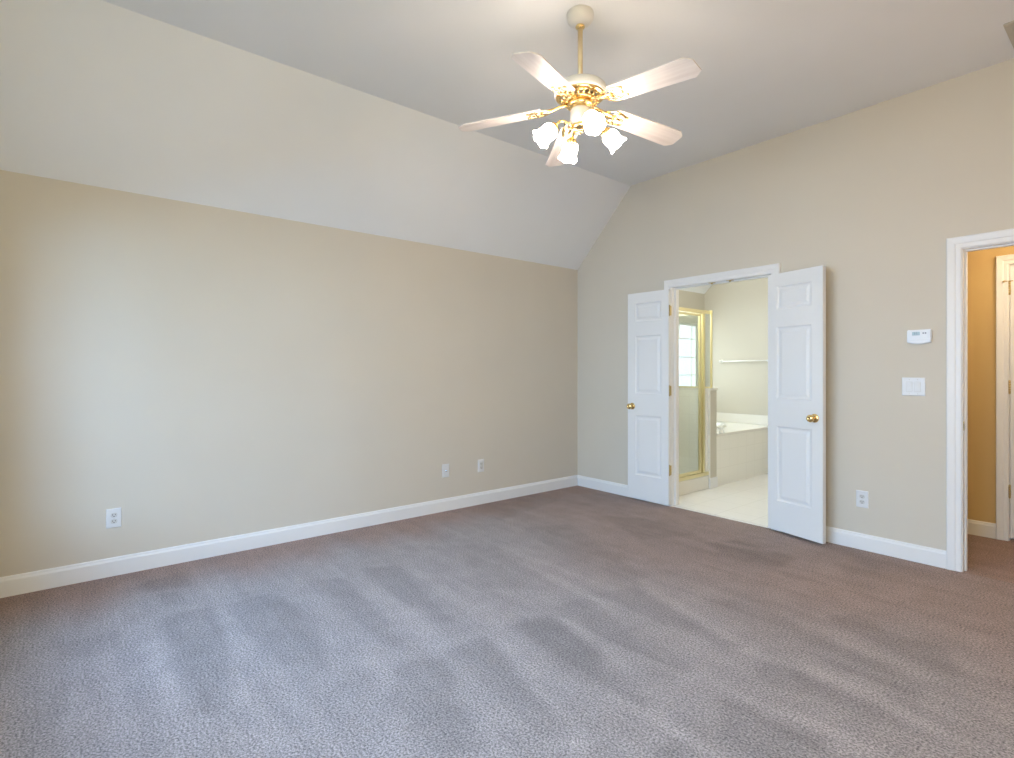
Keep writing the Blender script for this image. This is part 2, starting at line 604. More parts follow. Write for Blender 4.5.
bm = BM()
box(bm, XR, XR + WX, YR - WX, 0.0, -0.12, TOP)
struct('wall_right', bm, M['wall'], 'beige side wall of the bedroom out of view', 'wall')

bm = BM()
WZ0, WZ1 = 0.62, 2.16
xs = [0.0]
for a, b in REARWIN:
    xs += [a, b]
xs.append(XR)
cuts = [(xs[i], xs[i + 1], 0) for i in range(0, len(xs), 2)]
wall_strips(bm, YR - WX, YR, cuts + [(a, b, WZ1) for a, b in REARWIN])
for a, b in REARWIN:
    box(bm, a, b, YR - WX, YR, 0, WZ0)
struct('wall_rear', bm, M['wall'], 'beige wall behind the camera holding the bedroom windows', 'wall')

bm = BM()
prism(bm, [(-WX, EAVE), (0, EAVE), (CR, TOP), (XR + WX, TOP), (XR + WX, TOP + 0.12), (CR - 0.05, TOP + 0.12), (-WX, EAVE + 0.12)], 1, YR - WX, WT)
struct('ceiling', bm, M['ceiling'], 'white vaulted ceiling, sloped on the left and flat above', 'ceiling')

# bathroom shell ---------------------------------------------------------------------
BE = 2.400
bm = BM()
BW0, BW1, BZ0, BZ1 = 1.30, 2.53, 0.84, 1.96
box(bm, -WX, 0, WT / 2, BW0, -0.12, BE)
box(bm, -WX, 0, BW1, 2.65 + WT, -0.12, BE)
box(bm, -WX, 0, BW0, BW1, -0.12, BZ0)
box(bm, -WX, 0, BW0, BW1, BZ1, BE)
struct('wall_bathroom_left', bm, M['bath_wall'], 'cream bathroom wall holding the window behind the shower', 'wall')
bm = BM()
prism(bm, [(0, -0.12), (3.0, -0.12), (3.0, 2.95), (0.55, 2.95), (0, BE)], 1, 2.65, 2.65 + WT)
struct('wall_bathroom_far', bm, M['bath_wall'], 'cream bathroom wall behind the tub carrying the towel bar', 'wall')
bm = BM()
box(bm, 2.95, 3.10, WT, 2.65 + WT, -0.12, 2.95)
struct('wall_bathroom_right', bm, M['bath_wall'], 'partition between bathroom and hall', 'wall')
bm = BM()
prism(bm, [(-WX, BE), (0, BE), (0.55, 2.95), (3.1, 2.95), (3.1, 3.05), (0.5, 3.05), (-WX, BE + 0.1)], 1, WT, 2.65 + WT)
struct('ceiling_bathroom', bm, M['ceiling'], 'white sloped ceiling corner above the shower', 'ceiling')

# hall shell ----------------------------------------------------------------------
D0, DH = 3.438, 2.092            # hall closet door opening
bm = BM()
box(bm, 3.10, D0 - JT, 1.08, 1.08 + WT, -0.12, 2.44)
box(bm, D0 - JT, 4.2 + JT, 1.08, 1.08 + WT, DH + JT, 2.44)
box(bm, 4.2 + JT, 5.06, 1.08, 1.08 + WT, -0.12, 2.44)
box(bm, 4.95, 5.06, WT, 1.08, -0.12, 2.44)
box(bm, 3.10, 5.06, 1.36, 1.40, -0.12, 2.44)
struct('wall_hall', bm, M['hall_wall'], 'golden painted hall wall beyond the right doorway', 'wall')
bm = BM()
box(bm, 3.10, 5.06, WT, 1.40, 2.44, 2.52)
struct('ceiling_hall', bm, M['ceiling'], 'ceiling of the hall beyond the right doorway', 'ceiling')

# baseboards -------------------------------------------------------------------------
BBP = [(0, 0), (0.015, 0), (0.015, 0.090), (0.0125, 0.097), (0.010, 0.100), (0.0085, 0.110), (0.004, 0.115), (0, 0.115)]


def base_y(name, x, s, y0, y1, label):        # runs along y on a wall at x, room on side s
    bm = BM()
    prism(bm, [(x + s * a, b) for a, b in BBP], 1, y0, y1)
    struct(name, bm, M['trim'], label, 'baseboard')


def base_x(name, y, s, spans, label):
    bm = BM()
    for x0, x1 in spans:
        prism(bm, [(y + s * a, b) for a, b in BBP], 0, x0, x1)
    struct(name, bm, M['trim'], label, 'baseboard')


base_y('baseboard_left', 0, 1, YR, 0, 'white baseboard running along the long left wall')
base_x('baseboard_back', 0, -1, [(0.0, 1.148), (2.228, 3.282), (4.26, XR)], 'white baseboard of the back wall on both sides of the double doors')
base_y('baseboard_right', XR, -1, YR, 0, 'white baseboard on the right wall')
base_x('baseboard_rear', YR, 1, [(0, XR)], 'white baseboard under the bedroom windows')
base_x('baseboard_hall', 1.08, -1, [(3.10, 3.362)], 'short white baseboard on the hall wall beyond the doorway')


# casings -------------------------------------------------------------------------
def casing(bm, x0, x1, zt, yf, s, W):
    """mitred frame moulding round an opening on the wall face yf; s = direction into the room"""
    prof = [(0.005, 0), (0.005, 0.010), (0.010, 0.012), (W * 0.42, 0.012), (W * 0.48, 0.0155), (W * 0.56, 0.0165),
            (W * 0.80, 0.0185), (W * 0.90, 0.020), (W - 0.004, 0.020), (W, 0.016), (W, 0)]
    rows = []
    for wd, t in prof:
        y = yf + s * t
        rows.append([bm.verts.new(c) for c in ((x0 - wd, y, 0), (x0 - wd, y, zt + wd), (x1 + wd, y, zt + wd), (x1 + wd, y, 0))])
    fs = []
    n = len(rows)
    for i in range(n):
        A, B = rows[i], rows[(i + 1) % n]
        for k in range(3):
            fs.append(bm.faces.new([A[k], A[k + 1], B[k + 1], B[k]]))
    fs.append(bm.faces.new([r[0] for r in rows]))
    fs.append(bm.faces.new([r[3] for r in rows]))
    bmesh.ops.recalc_face_normals(bm, faces=fs)


def jamb(bm, x0, x1, zt, y0, y1, stop=None):
    box(bm, x0 - JT, x0, y0, y1, 0, zt)
    box(bm, x1, x1 + JT, y0, y1, 0, zt)
    box(bm, x0 - JT, x1 + JT, y0, y1, zt, zt + JT)
    if stop:
        a, b = stop
        box(bm, x0, x0 + 0.011, a, b, 0, zt)
        box(bm, x1 - 0.011, x1, a, b, 0, zt)
        box(bm, x0 + 0.011, x1 - 0.011, a, b, zt - 0.011, zt)


bm = BM()
casing(bm, B0, B1, BH, 0, -1, 0.075)
casing(bm, B0, B1, BH, WT, 1, 0.075)
jamb(bm, B0, B1, BH, 0, WT, (0.045, 0.080))
t1 = struct('trim_1', bm, M['trim'], 'white casing around the double bathroom doorway', 'door casing')
for cx_ in (1.62, 1.79):
    bm = BM()
    box(bm, cx_ - 0.028, cx_ + 0.028, 0.008, 0.036, BH - 0.003, BH + 0.001)
    lathe(bm, [(0, -0.012), (0.008, -0.010), (0.011, 0)], Matrix.Translation((cx_, 0.022, BH - 0.003)), 16)
    o = obj('ball_catch', bm, M['hinge'], t1)

bm = BM()
casing(bm, H0, H1, HH, 0, -1, 0.080)
casing(bm, H0, H1, HH, WT, 1, 0.080)
jamb(bm, H0, H1, HH, 0, WT, (0.035, 0.070))
t2 = struct('trim_2', bm, M['trim'], 'white casing around the hall doorway at the right edge', 'door casing')
bm = BM()
box(bm, H0 - 0.0005, H0 + 0.002, 0.002, 0.030, 0.905, 0.962, 0.0006)
obj('strike_plate', bm, M['hinge'], t2)
bm = BM()
box(bm, H0 + 0.001, H0 + 0.0026, 0.010, 0.022, 0.918, 0.948)
obj('latch_hole', bm, M['dark'], t2)

bm = BM()
casing(bm, D0, 4.2, DH, 1.08, -1, 0.074)
jamb(bm, D0, 4.2, DH, 1.08, 1.08 + WT)
struct('trim_3', bm, M['trim'], 'white casing around the closet door in the hall', 'door casing')


# ------------------------------------------------------------------ doors
def panel_face(bm, w_, z0, z1, y, s, cols, rows_, prof):
    """one moulded door face at depth y, looking towards s along y"""
    xs_ = [0] + [c for p in cols for c in p] + [w_]
    zs_ = [z0] + [c for p in rows_ for c in p] + [z1]
    for i in range(len(xs_) - 1):
        for j in range(len(zs_) - 1):
            xa, xb, za, zb = xs_[i], xs_[i + 1], zs_[j], zs_[j + 1]
            if i % 2 == 1 and j % 2 == 1:
                ring0 = None
                for ins, dep in prof:
                    yy = y - s * dep
                    ring = [bm.verts.new(c) for c in ((xa + ins, yy, za + ins), (xb - ins, yy, za + ins), (xb - ins, yy, zb - ins), (xa + ins, yy, zb - ins))]
                    if ring0:
                        for k in range(4):
                            bm.faces.new([ring0[k], ring0[(k + 1) % 4], ring[(k + 1) % 4], ring[k]])
                    ring0 = ring
                bm.faces.new(ring0)
            else:
                bm.faces.new([bm.verts.new(c) for c in ((xa, y, za), (xb, y, za), (xb, y, zb), (xa, y, zb))])


PPROF = [(0, 0), (0.004, 0.004), (0.010, 0.0075), (0.018, 0.008), (0.024, 0.0075), (0.042, 0.002), (0.046, 0.0015)]


def leaf_mesh(w_, z0, z1, t, cols, rows_):
    bm = BM()
    panel_face(bm, w_, z0, z1, 0, -1, cols, rows_, PPROF)
    panel_face(bm, w_, z0, z1, t, 1, cols, rows_, PPROF)
    for a, b in (((0, 0), (0, t)), ((w_, 0), (w_, t))):
        bm.faces.new([bm.verts.new((a[0], a[1], z0)), bm.verts.new((b[0], b[1], z0)), bm.verts.new((b[0], b[1], z1)), bm.verts.new((a[0], a[1], z1))])
    for z in (z0, z1):
        bm.faces.new([bm.verts.new(c) for c in ((0, 0, z), (w_, 0, z), (w_, t, z), (0, t, z))])
    bmesh.ops.remove_doubles(bm, verts=bm.verts[:], dist=1e-5)
    fix(bm)
    return bm


def knob(parent, x, z):
    bm = BM()
    mt = Matrix.Translation((x, 0, z)) @ Matrix.Rotation(PI / 2, 4, 'X')
    lathe(bm, [(0, 0), (0.033, 0), (0.033, 0.003), (0.029, 0.008), (0.016, 0.011), (0.0, 0.0115)], mt, 32)
    r = obj('knob_rosette', bm, M['brass'], parent)
    bm = BM()
    lathe(bm, [(0.011, 0.010), (0.0105, 0.026), (0.014, 0.032), (0.022, 0.037), (0.0275, 0.045), (0.0285, 0.053), (0.025, 0.061), (0.016, 0.0665), (0.006, 0.067), (0.0055, 0.0655), (0, 0.0655)], mt, 32)
    obj('knob', bm, M['brass'], parent)


def hinge(parent, x, y, z, name='hinge', h=0.090, leaf=True, pin=False, sx=1):
    bm = BM()
    for k in range(5):
        a = z - h / 2 + k * h / 5
        tube(bm, [(x, y, a + 0.0008), (x, y, a + h / 5 - 0.0008)], 0.0072, 14)
    for s in (-1, 1):
        lathe(bm, [(0.0075, 0), (0.0075, s * 0.003), (0.004, s * 0.007), (0, s * 0.0075)], Matrix.Translation((x, y, z + s * h / 2)), 14)
    if leaf:
        box(bm, x - 0.002, x + 0.0005 , y + 0.001, y + 0.032, z - h / 2, z + h / 2)
    if pin:
        tube(bm, [(x, y, z + h / 2 + 0.008), (x - 0.028, y - 0.022, z + h / 2 + 0.008)], 0.0035, 8)
        lathe(bm, [(0.0075, -0.004), (0.0085, 0.002), (0.006, 0.008), (0, 0.008)], Matrix.Translation((x - 0.028, y - 0.022, z + h / 2 + 0.004)), 12)
        tube(bm, [(x, y, z + h / 2 + 0.008), (x + 0.020, y - 0.020, z + h / 2 + 0.006)], 0.003, 8)
    return obj(name, bm, M['hinge'], parent)


LW = 0.460
PR = [(0.257, 0.849), (1.065, 1.637), (1.778, 1.958)]
# right leaf: local x from hinge to free edge, visible face looks to local -y
d2 = empty('door_2', (2.1515, -0.052, 0), (0, 0, math.radians(-13.6)))
tag(d2, 'white three-panel door leaf on the right of the bathroom doorway, swung wide open', 'door', kind='structure')
obj('door_leaf', leaf_mesh(LW, 0.020, 2.062, 0.035, [(0.080, 0.372)], PR), M['door'], d2)
knob(d2, 0.398, 0.936)
for z in (1.86, 1.10, 0.346):
    hinge(d2, 0.0, 0.046, z, leaf=False)
# left leaf, mirrored: build with the hinge at local x = LW
d1 = empty('door_1', (1.2265, -0.052, 0), (0, 0, math.radians(3.0)))
tag(d1, 'white three-panel door leaf on the left of the bathroom doorway, folded back to the wall', 'door', kind='structure')
bm = leaf_mesh(LW, 0.020, 2.062, 0.035, [(0.088, 0.380)], PR)
bmesh.ops.translate(bm, verts=bm.verts[:], vec=(-LW - 0.003, 0, 0))
obj('door_leaf', bm, M['door'], d1)
knob(d1, -0.398 - 0.012, 0.936)
for z in (1.86, 1.10, 0.346):
    hinge(d1, 0.003, 0.006, z)

# closet door in the hall
d3 = empty('door_3', (D0 + 0.003, 1.086, 0))
tag(d3, 'white closet door at the right edge in the hall', 'door', kind='structure')
obj('door_leaf', leaf_mesh(0.755, 0.022, DH - 0.004, 0.035, [(0.11, 0.33), (0.43, 0.65)], [(0.25, 0.85), (1.05, 1.65), (1.78, 1.96)]), M['door'], d3)
for z, p in ((1.915, True), (1.165, False), (0.375, False)):
    hinge(d3, -0.002, -0.008, z, leaf=False, pin=p)


# ------------------------------------------------------------------ windows (behind the camera, and the bathroom one)
def window_y(name, x0, x1, z0, z1, y, s, label, cols, rows_):
    """window in a wall running along x; room on side s"""
    r = empty(name, ((x0 + x1) / 2, y, z0))
    tag(r, label, 'window', kind='structure')
    W_ = x1 - x0
    H_ = z1 - z0
    bm = BM()
    f = 0.045
    for a in ((-W_ / 2, -W_ / 2 + f, 0, H_), (W_ / 2 - f, W_ / 2, 0, H_), (-W_ / 2 + f, W_ / 2 - f, 0, f), (-W_ / 2 + f, W_ / 2 - f, H_ - f, H_)):
        box(bm, a[0], a[1], -s * 0.10, -s * 0.05, a[2], a[3])
    for i in range(1, cols):
        c = -W_ / 2 + W_ * i / cols
        box(bm, c - 0.009, c + 0.009, -s * 0.085, -s * 0.065, f, H_ - f)
    for i in range(1, rows_):
        c = H_ * i / rows_
        box(bm, -W_ / 2 + f, W_ / 2 - f, -s * 0.086, -s * 0.066, c - 0.009, c + 0.009)
    obj('window_frame', bm, M['trim'], r)
    bm = BM()
    box(bm, -W_ / 2 + f, W_ / 2 - f, -s * 0.078, -s * 0.073, f, H_ - f)
    obj('window_pane', bm, M['glass'], r)
    bm = BM()
    box(bm, -W_ / 2 - 0.05, W_ / 2 + 0.05, -s * 0.05, s * 0.03, -0.02, 0.0)
    obj('window_sill', bm, M['trim'], r)
    return r


for i, (a, b) in enumerate(REARWIN):
    window_y('window_%d' % (i + 2), a, b, WZ0, WZ1, YR, 1, 'white framed bedroom window behind the camera, number %s from the left wall' % ('one', 'two', 'three')[i], 2, 4)

# bathroom window, in the wall x = 0: frame, muntins, pane and blind
wr = empty('window_1', (0, BW0, BZ0))
tag(wr, 'bright white window seen through the brass framed shower glass', 'window', kind='structure')
Wd, Hd = BW1 - BW0, BZ1 - BZ0
bm = BM()
f = 0.03
for a in ((0, f, 0, Hd), (Wd - f, Wd, 0, Hd), (f, Wd - f, 0, f), (f, Wd - f, Hd - f, Hd)):
    box(bm, -0.10, -0.05, a[0], a[1], a[2], a[3])
obj('window_frame', bm, M['trim'], wr)
bm = BM()
for z in (1.744, 1.485, 1.233):
    box(bm, -0.085, -0.065, f, Wd - f, z - BZ0 - 0.006, z - BZ0 + 0.006)
box(bm, -0.085, -0.065, 2.128 - BW0 - 0.005, 2.128 - BW0 + 0.005, 1.744 - BZ0, Hd - f)
obj('muntin', bm, M['trim'], wr)
bm = BM()
box(bm, -0.078, -0.073, f, Wd - f, f, Hd - f)
obj('window_pane', bm, M['glass'], wr)

# ------------------------------------------------------------------ shower and tub
SX = 1.018       # plane of the shower door
KX, KY0, KY1 = 1.050, 0.985, 1.115
bm = BM()
box(bm, 0.965, 1.04, WT, KY0, 0.004, 0.150, 0.006)
tag(obj('shower_curb', bm, M['tile_plain']), 'cream tiled curb under the brass framed shower door', 'curb', kind='structure')
bm = BM()
box(bm, 0.0, KX, KY0, KY1, 0.004, 1.075)
kw = tag(obj('wall_half', bm, M['bath_wall']), 'waist-high cream half wall between shower and tub', 'half wall', kind='structure')
bm = BM()
box(bm, 0.0, KX + 0.016, KY0 - 0.014, KY1 + 0.012, 1.075, 1.098, 0.004)
obj('cap', bm, M['tile_plain'], kw)
bm = BM()
box(bm, 0.0, KX + 0.002, KY0 - 0.010, KY0, 0.004, 1.075)
obj('shower_side_tile', bm, M['wall_tile_y'], kw)
bm = BM()
box(bm, 1.042, KX + 0.014, KY0 - 0.022, KY1 + 0.004, 0.004, 0.118, 0.003)
obj('base_trim', bm, M['trim'], kw)

sh = empty('shower_enclosure', (SX, 0.55, 0.150))
tag(sh, 'polished brass framed glass shower enclosure inside the bathroom', 'shower enclosure')


def shp(name, m, boxes, bev=0.002):
    bm = BM()
    for b in boxes:
        box(bm, b[0] - SX, b[1] - SX, b[2] - 0.55, b[3] - 0.55, b[4] - 0.15, b[5] - 0.15, bev)
    return obj(name, bm, m, sh)


ya, yb = 0.14, 0.875
shp('header', M['shower_brass'], [(SX - 0.022, SX + 0.022, WT, 0.905, 1.908, 1.946)])
shp('threshold', M['shower_brass'], [(SX - 0.022, SX + 0.022, WT, KY0 - 0.012, 0.150, 0.188)])
shp('post', M['shower_brass'], [(SX - 0.020, SX + 0.020, 0.862, 0.905, 0.188, 1.908)])
sd = shp('shower_door', M['shower_brass'], [(SX - 0.010, SX + 0.012, 0.81, 0.835, 0.195, 1.900), (SX - 0.010, SX + 0.012, WT + 0.03, WT + 0.055, 0.195, 1.900),
                                            (SX - 0.010, SX + 0.012, WT + 0.055, 0.81, 0.195, 0.220), (SX - 0.010, SX + 0.012, WT + 0.055, 0.81, 1.878, 1.900)])
bm = BM()
box(bm, -0.002, 0.003, WT + 0.055 - 0.55, 0.81 - 0.55, 0.07, 1.728)
obj('door_glass', bm, M['glass'], sd)
shp('corner_strip', M['tile_plain'], [(SX - 0.03, SX + 0.012, 0.905, KY0 - 0.012, 0.188, 1.098)])
shp('side_panel_frame', M['shower_brass'], [(0.0, 1.045, 1.018, 1.042, 1.925, 1.955), (1.027, 1.045, 1.018, 1.042, 1.098, 1.925), (0.0, 1.027, 1.018, 1.042, 1.098, 1.115),
                                            (SX - 0.015, SX + 0.015, 0.905, 1.018, 1.915, 1.950), (0.895, 0.915, 1.018, 1.042, 1.115, 1.925)])
bm = BM()
box(bm, 0.0 - SX, 1.027 - SX, 1.0275 - 0.55, 1.0325 - 0.55, 1.115 - 0.15, 1.925 - 0.15)
obj('side_glass', bm, M['glass'], sh)

# tub with tiled deck: a rectangle deck with an oval hole
DZ, DX = 0.580, 1.045
ty0, ty1 = KY1, 2.65
tc_ = (0.42, 1.74)
ra, rb = 0.27, 0.44


def deck():
    bm = BM()
    n = 64
    out, inn = [], []
    for k in range(n):
        a = 2 * PI * k / n
        c, s = math.cos(a), math.sin(a)
        inn.append((tc_[0] + ra * c, tc_[1] + rb * s))
        # project to the rectangle
        dx = (DX - tc_[0]) if c > 0 else tc_[0]
        dy = (ty1 - tc_[1]) if s > 0 else (tc_[1] - ty0)
        t = min(dx / abs(c) if abs(c) > 1e-9 else 9e9, dy / abs(s) if abs(s) > 1e-9 else 9e9)
        out.append((tc_[0] + t * c, tc_[1] + t * s))
    for (x, y) in ((DX, ty1), (DX, ty0), (0, ty1), (0, ty0)):
        i = min(range(n), key=lambda q: (out[q][0] - x) ** 2 + (out[q][1] - y) ** 2)
        out[i] = (x, y)
    vo = [bm.verts.new((x, y, DZ)) for x, y in out]
    vi = [bm.verts.new((x, y, DZ)) for x, y in inn]
    vb = [bm.verts.new((x, y, 0.004)) for x, y in out]
    vj = [bm.verts.new((x, y, DZ - 0.05)) for x, y in inn]
    for k in range(n):
        j = (k + 1) % n
        bm.faces.new([vo[k], vo[j], vi[j], vi[k]])
        bm.faces.new([vo[k], vo[j], vb[j], vb[k]])
        bm.faces.new([vi[k], vi[j], vj[j], vj[k]])
    fix(bm)
    return bm


dk = tag(obj('tub_deck', deck(), M['wall_tile_x']), 'cream tiled deck surrounding the bathtub', 'tub deck', kind='structure')
bm = BM()
box(bm, DX - 0.02, DX + 0.012, ty0, ty1, DZ - 0.022, DZ + 0.008, 0.006)
obj('deck_edge', bm, M['tile_plain'], dk)
bm = BM()
box(bm, 0.0, DX + 0.01, ty1 - 0.012, ty1, DZ, 0.705, 0.003)
box(bm, 0.0, 0.012, ty0, ty1 - 0.012, DZ, 0.705, 0.003)
obj('splash_tile', bm, M['tile_plain'], dk)
bm = BM()
mt = Matrix.Translation((tc_[0], tc_[1], 0)) @ Matrix.Diagonal((ra, rb, 1, 1))
lathe(bm, [(1.13, DZ + 0.001), (1.12, DZ + 0.014), (1.07, DZ + 0.030), (0.99, DZ + 0.030), (0.93, DZ + 0.018), (0.88, DZ - 0.08), (0.78, 0.22), (0.65, 0.13), (0.0, 0.11)], mt, 64)
tb = tag(obj('bathtub', bm, M['tub']), 'white oval drop-in bathtub set in the tiled deck', 'bathtub')
bm = BM()
fx, fy = 0.97, 1.36
lathe(bm, [(0, 0.062), (0.018, 0.06), (0.024, 0.045), (0.022, 0.02), (0.030, 0.004), (0.032, 0.0)], Matrix.Translation((fx, fy, DZ + 0.002)), 20)
tube(bm, [(fx, fy, DZ + 0.045), (fx - 0.06, fy + 0.01, DZ + 0.065), (fx - 0.13, fy + 0.02, DZ + 0.055), (fx - 0.15, fy + 0.022, DZ + 0.042)], [0.013, 0.013, 0.012, 0.011], 12)
tag(obj('tub_faucet', bm, M['tub']), 'small white tub spout on the deck beside the half wall', 'faucet')

tbar = empty('towel_bar', (0.60, 2.65, 1.425))
tag(tbar, 'thin white towel bar on the bathroom wall above the tub', 'towel bar')
bm = BM()
tube(bm, [(-0.33, -0.055, 0), (0.33, -0.055, 0)], 0.0085, 12)
obj('bar', bm, M['tub'], tbar)
for sx_ in (-0.33, 0.33):
    bm = BM()
    lathe(bm, [(0, 0), (0.022, 0), (0.022, 0.006), (0.011, 0.012), (0.010, 0.045), (0.014, 0.052), (0.013, 0.066), (0, 0.068)], Matrix.Translation((sx_, 0, 0)) @ Matrix.Rotation(PI / 2, 4, 'X'), 20)
    obj('bracket', bm, M['tub'], tbar)


# ------------------------------------------------------------------ plates on the walls
def wall_frame(name, u, z, wall):
    """local x along the wall (to the right as seen), local -y out of the wall"""
    if wall == 'back':
        return empty(name, (u, 0, z))
    return empty(name, (0, u, z), (0, 0, PI / 2))


def plate(parent, wd, ht, m):
    bm = BM()
    a, b = wd / 2, ht / 2
    rings = []
    for ins, y in ((0, 0), (0, -0.0025), (0.003, -0.0055), (0.006, -0.006)):
        rings.append([bm.verts.new(c) for c in ((-a + ins, y, -b + ins), (a - ins, y, -b + ins), (a - ins, y, b - ins), (-a + ins, y, b - ins))])
    for A, B in zip(rings, rings[1:]):
        for k in range(4):
            bm.faces.new([A[k], A[(k + 1) % 4], B[(k + 1) % 4], B[k]])
    bm.faces.new(rings[-1])
    bm.faces.new(rings[0][::-1])
    fix(bm)
    return obj('cover_plate', bm, m, parent)


def screw(parent, x, z, m):
    bm = BM()
    lathe(bm, [(0.0032, 0), (0.003, 0.001), (0, 0.0013)], Matrix.Translation((x, -0.006, z)) @ Matrix.Rotation(PI / 2, 4, 'X'), 12)
    obj('screw', bm, m, parent)


def duplex(name, u, z, wall, label, group=None):
    r = wall_frame(name, u, z, wall)
    tag(r, label, 'outlet', group)
    plate(r, 0.078, 0.121, M['plate'])
    for s in (-1, 1):
        bm = BM()
        zc = s * 0.0195
        # rounded receptacle face
        pts = []
        for k in range(24):
            a = 2 * PI * k / 24
            pts.append((0.0172 * math.cos(a), zc + max(-0.0135, min(0.0135, 0.0172 * math.sin(a)))))
        prism(bm, pts, 1, -0.0085, -0.0055)
        rc = obj('receptacle', bm, M['ivory'], r)
        bm = BM()
        box(bm, -0.0078, -0.0050, -0.0089, -0.0083, zc - 0.002, zc + 0.0075)
        box(bm, 0.0050, 0.0078, -0.0089, -0.0083, zc - 0.0005, zc + 0.0075)
        box(bm, -0.0028, 0.0028, -0.0089, -0.0083, zc - 0.0105, zc - 0.0055)
        obj('slots', bm, M['dark'], rc)
    screw(r, 0, 0, M['ivory'])
    return r


duplex('wall_outlet', -4.219, 0.361, 'left', 'white duplex outlet near the left end of the long wall')
duplex('wall_outlet', 2.802, 0.363, 'back', 'white duplex outlet between the open door leaf and the hall doorway')

r = wall_frame('cable_plate', -1.756, 0.370, 'left')
tag(r, 'white cover plate with one round jack, left of the pair low on the long wall', 'wall plate')
plate(r, 0.074, 0.121, M['plate'])
bm = BM()
lathe(bm, [(0.0085, 0), (0.0085, 0.004), (0.0055, 0.005), (0.005, 0.012), (0.002, 0.012), (0.002, 0.008), (0, 0.008)], Matrix.Translation((0, -0.006, 0)) @ Matrix.Rotation(PI / 2, 4, 'X'), 6)
obj('jack', bm, M['chrome'], r)
for s in (-1, 1):
    screw(r, 0, s * 0.042, M['ivory'])

r = wall_frame('wall_outlet', -1.354, 0.371, 'left')
tag(r, 'white outlet with a rectangular face, right of the pair low on the long wall', 'outlet')
plate(r, 0.074, 0.121, M['plate'])
bm = BM()
box(bm, -0.0165, 0.0165, -0.009, -0.005, -0.033, 0.033, 0.0012)
rc = obj('receptacle', bm, M['ivory'], r)
bm = BM()
for s in (-1, 1):
    zc = s * 0.018
    box(bm, -0.0078, -0.0052, -0.0094, -0.0088, zc - 0.001, zc + 0.008)
    box(bm, 0.0052, 0.0078, -0.0094, -0.0088, zc - 0.001, zc + 0.008)
    box(bm, -0.0028, 0.0028, -0.0094, -0.0088, zc - 0.009, zc - 0.005)
obj('slots', bm, M['dark'], rc)

r = wall_frame('light_switch', 3.104, 1.181, 'back')
tag(r, 'white double rocker light switch below the thermostat', 'light switch')
plate(r, 0.130, 0.124, M['plate'])
for s in (-1, 1):
    bm = BM()
    xc = s * 0.023
    box(bm, xc - 0.0175, xc + 0.0175, -0.0066, -0.005, -0.0345, 0.0345)
    fr = obj('switch_frame', bm, M['ivory'], r)
    bm = BM()
    prism(bm, [(-0.006, -0.032), (-0.0075, -0.032), (-0.0088, 0.0), (-0.0115, 0.032), (-0.006, 0.032)], 0, xc - 0.0155, xc + 0.0155)
    obj('rocker', bm, M['plate'], fr)
    for q in (-1, 1):
        screw(r, xc, q * 0.048, M['ivory'])

r = wall_frame('thermostat', 3.138, 1.516, 'back')
tag(r, 'white wall thermostat with a small grey display above the light switch', 'thermostat')
bm = BM()
# body with softly bowed lower edge
W2, H2 = 0.066, 0.048
outl = [(-W2, H2 - 0.006), (-W2 + 0.006, H2), (W2 - 0.006, H2), (W2, H2 - 0.006), (W2, -H2 + 0.016), (W2 - 0.006, -H2 + 0.009)]
for k in range(1, 8):
    t = k / 8
    outl.append((W2 - 0.006 - t * (2 * W2 - 0.012), -H2 + 0.009 - 0.009 * math.sin(PI * t)))
outl += [(-W2 + 0.006, -H2 + 0.009), (-W2, -H2 + 0.016)]
prism(bm, outl, 1, -0.026, 0.0)
es = [e for e in bm.edges if all(abs(v.co.y + 0.026) < 1e-6 for v in e.verts)]
bmesh.ops.bevel(bm, geom=es, offset=0.005, segments=3, affect='EDGES')
obj('body', bm, M['plate'], r)
bm = BM()
box(bm, -0.036, 0.006, -0.0275, -0.0255, 0.010, 0.033, 0.0006)
ds = obj('display', bm, M['lcd'], r)
bm = BM()
for i, seg in enumerate(('72')):
    x0 = -0.027 + i * 0.011
    box(bm, x0, x0 + 0.007, -0.0279, -0.0275, 0.0275, 0.029)
    box(bm, x0 + 0.0055, x0 + 0.007, -0.0279, -0.0275, 0.015, 0.029)
obj('digits', bm, M['dark'], ds)
for bx_ in (0.025, 0.037):
    bm = BM()
    box(bm, bx_ - 0.0045, bx_ + 0.0045, -0.0285, -0.0255, 0.019, 0.028, 0.001)
    obj('button', bm, M['button'], r)
bm = BM()
box(bm, -0.045, 0.050, -0.0272, -0.0255, -0.022, -0.0205)
obj('flip_cover_seam', bm, M['ivory'], r)

# ceiling vent at the right edge
r = empty('ceiling_vent', (3.618, -0.48, TOP))
tag(r, 'beige louvred air vent in the ceiling at the right edge', 'air vent')
VW, VL = 0.36, 0.46
bm = BM()
fr_ = 0.028
for a in ((0, VW, 0, fr_), (0, VW, VL - fr_, VL), (0, fr_, fr_, VL - fr_), (VW - fr_, VW, fr_, VL - fr_)):
    box(bm, a[0], a[1], a[2], a[3], -0.008, 0.0, 0.002)
obj('vent_frame', bm, M['vent'], r)
bm = BM()
y = fr_ + 0.008
while y < VL - fr_ - 0.01:
    prism(bm, [(y, -0.0005), (y + 0.002, -0.0005), (y + 0.016, -0.010), (y + 0.014, -0.011)], 0, fr_, VW - fr_)
    y += 0.0165
obj('louvres', bm, M['vent'], r)
bm = BM()
box(bm, fr_, VW - fr_, fr_, VL - fr_, -0.0008, 0.0)
obj('duct', bm, M['dark'], r)

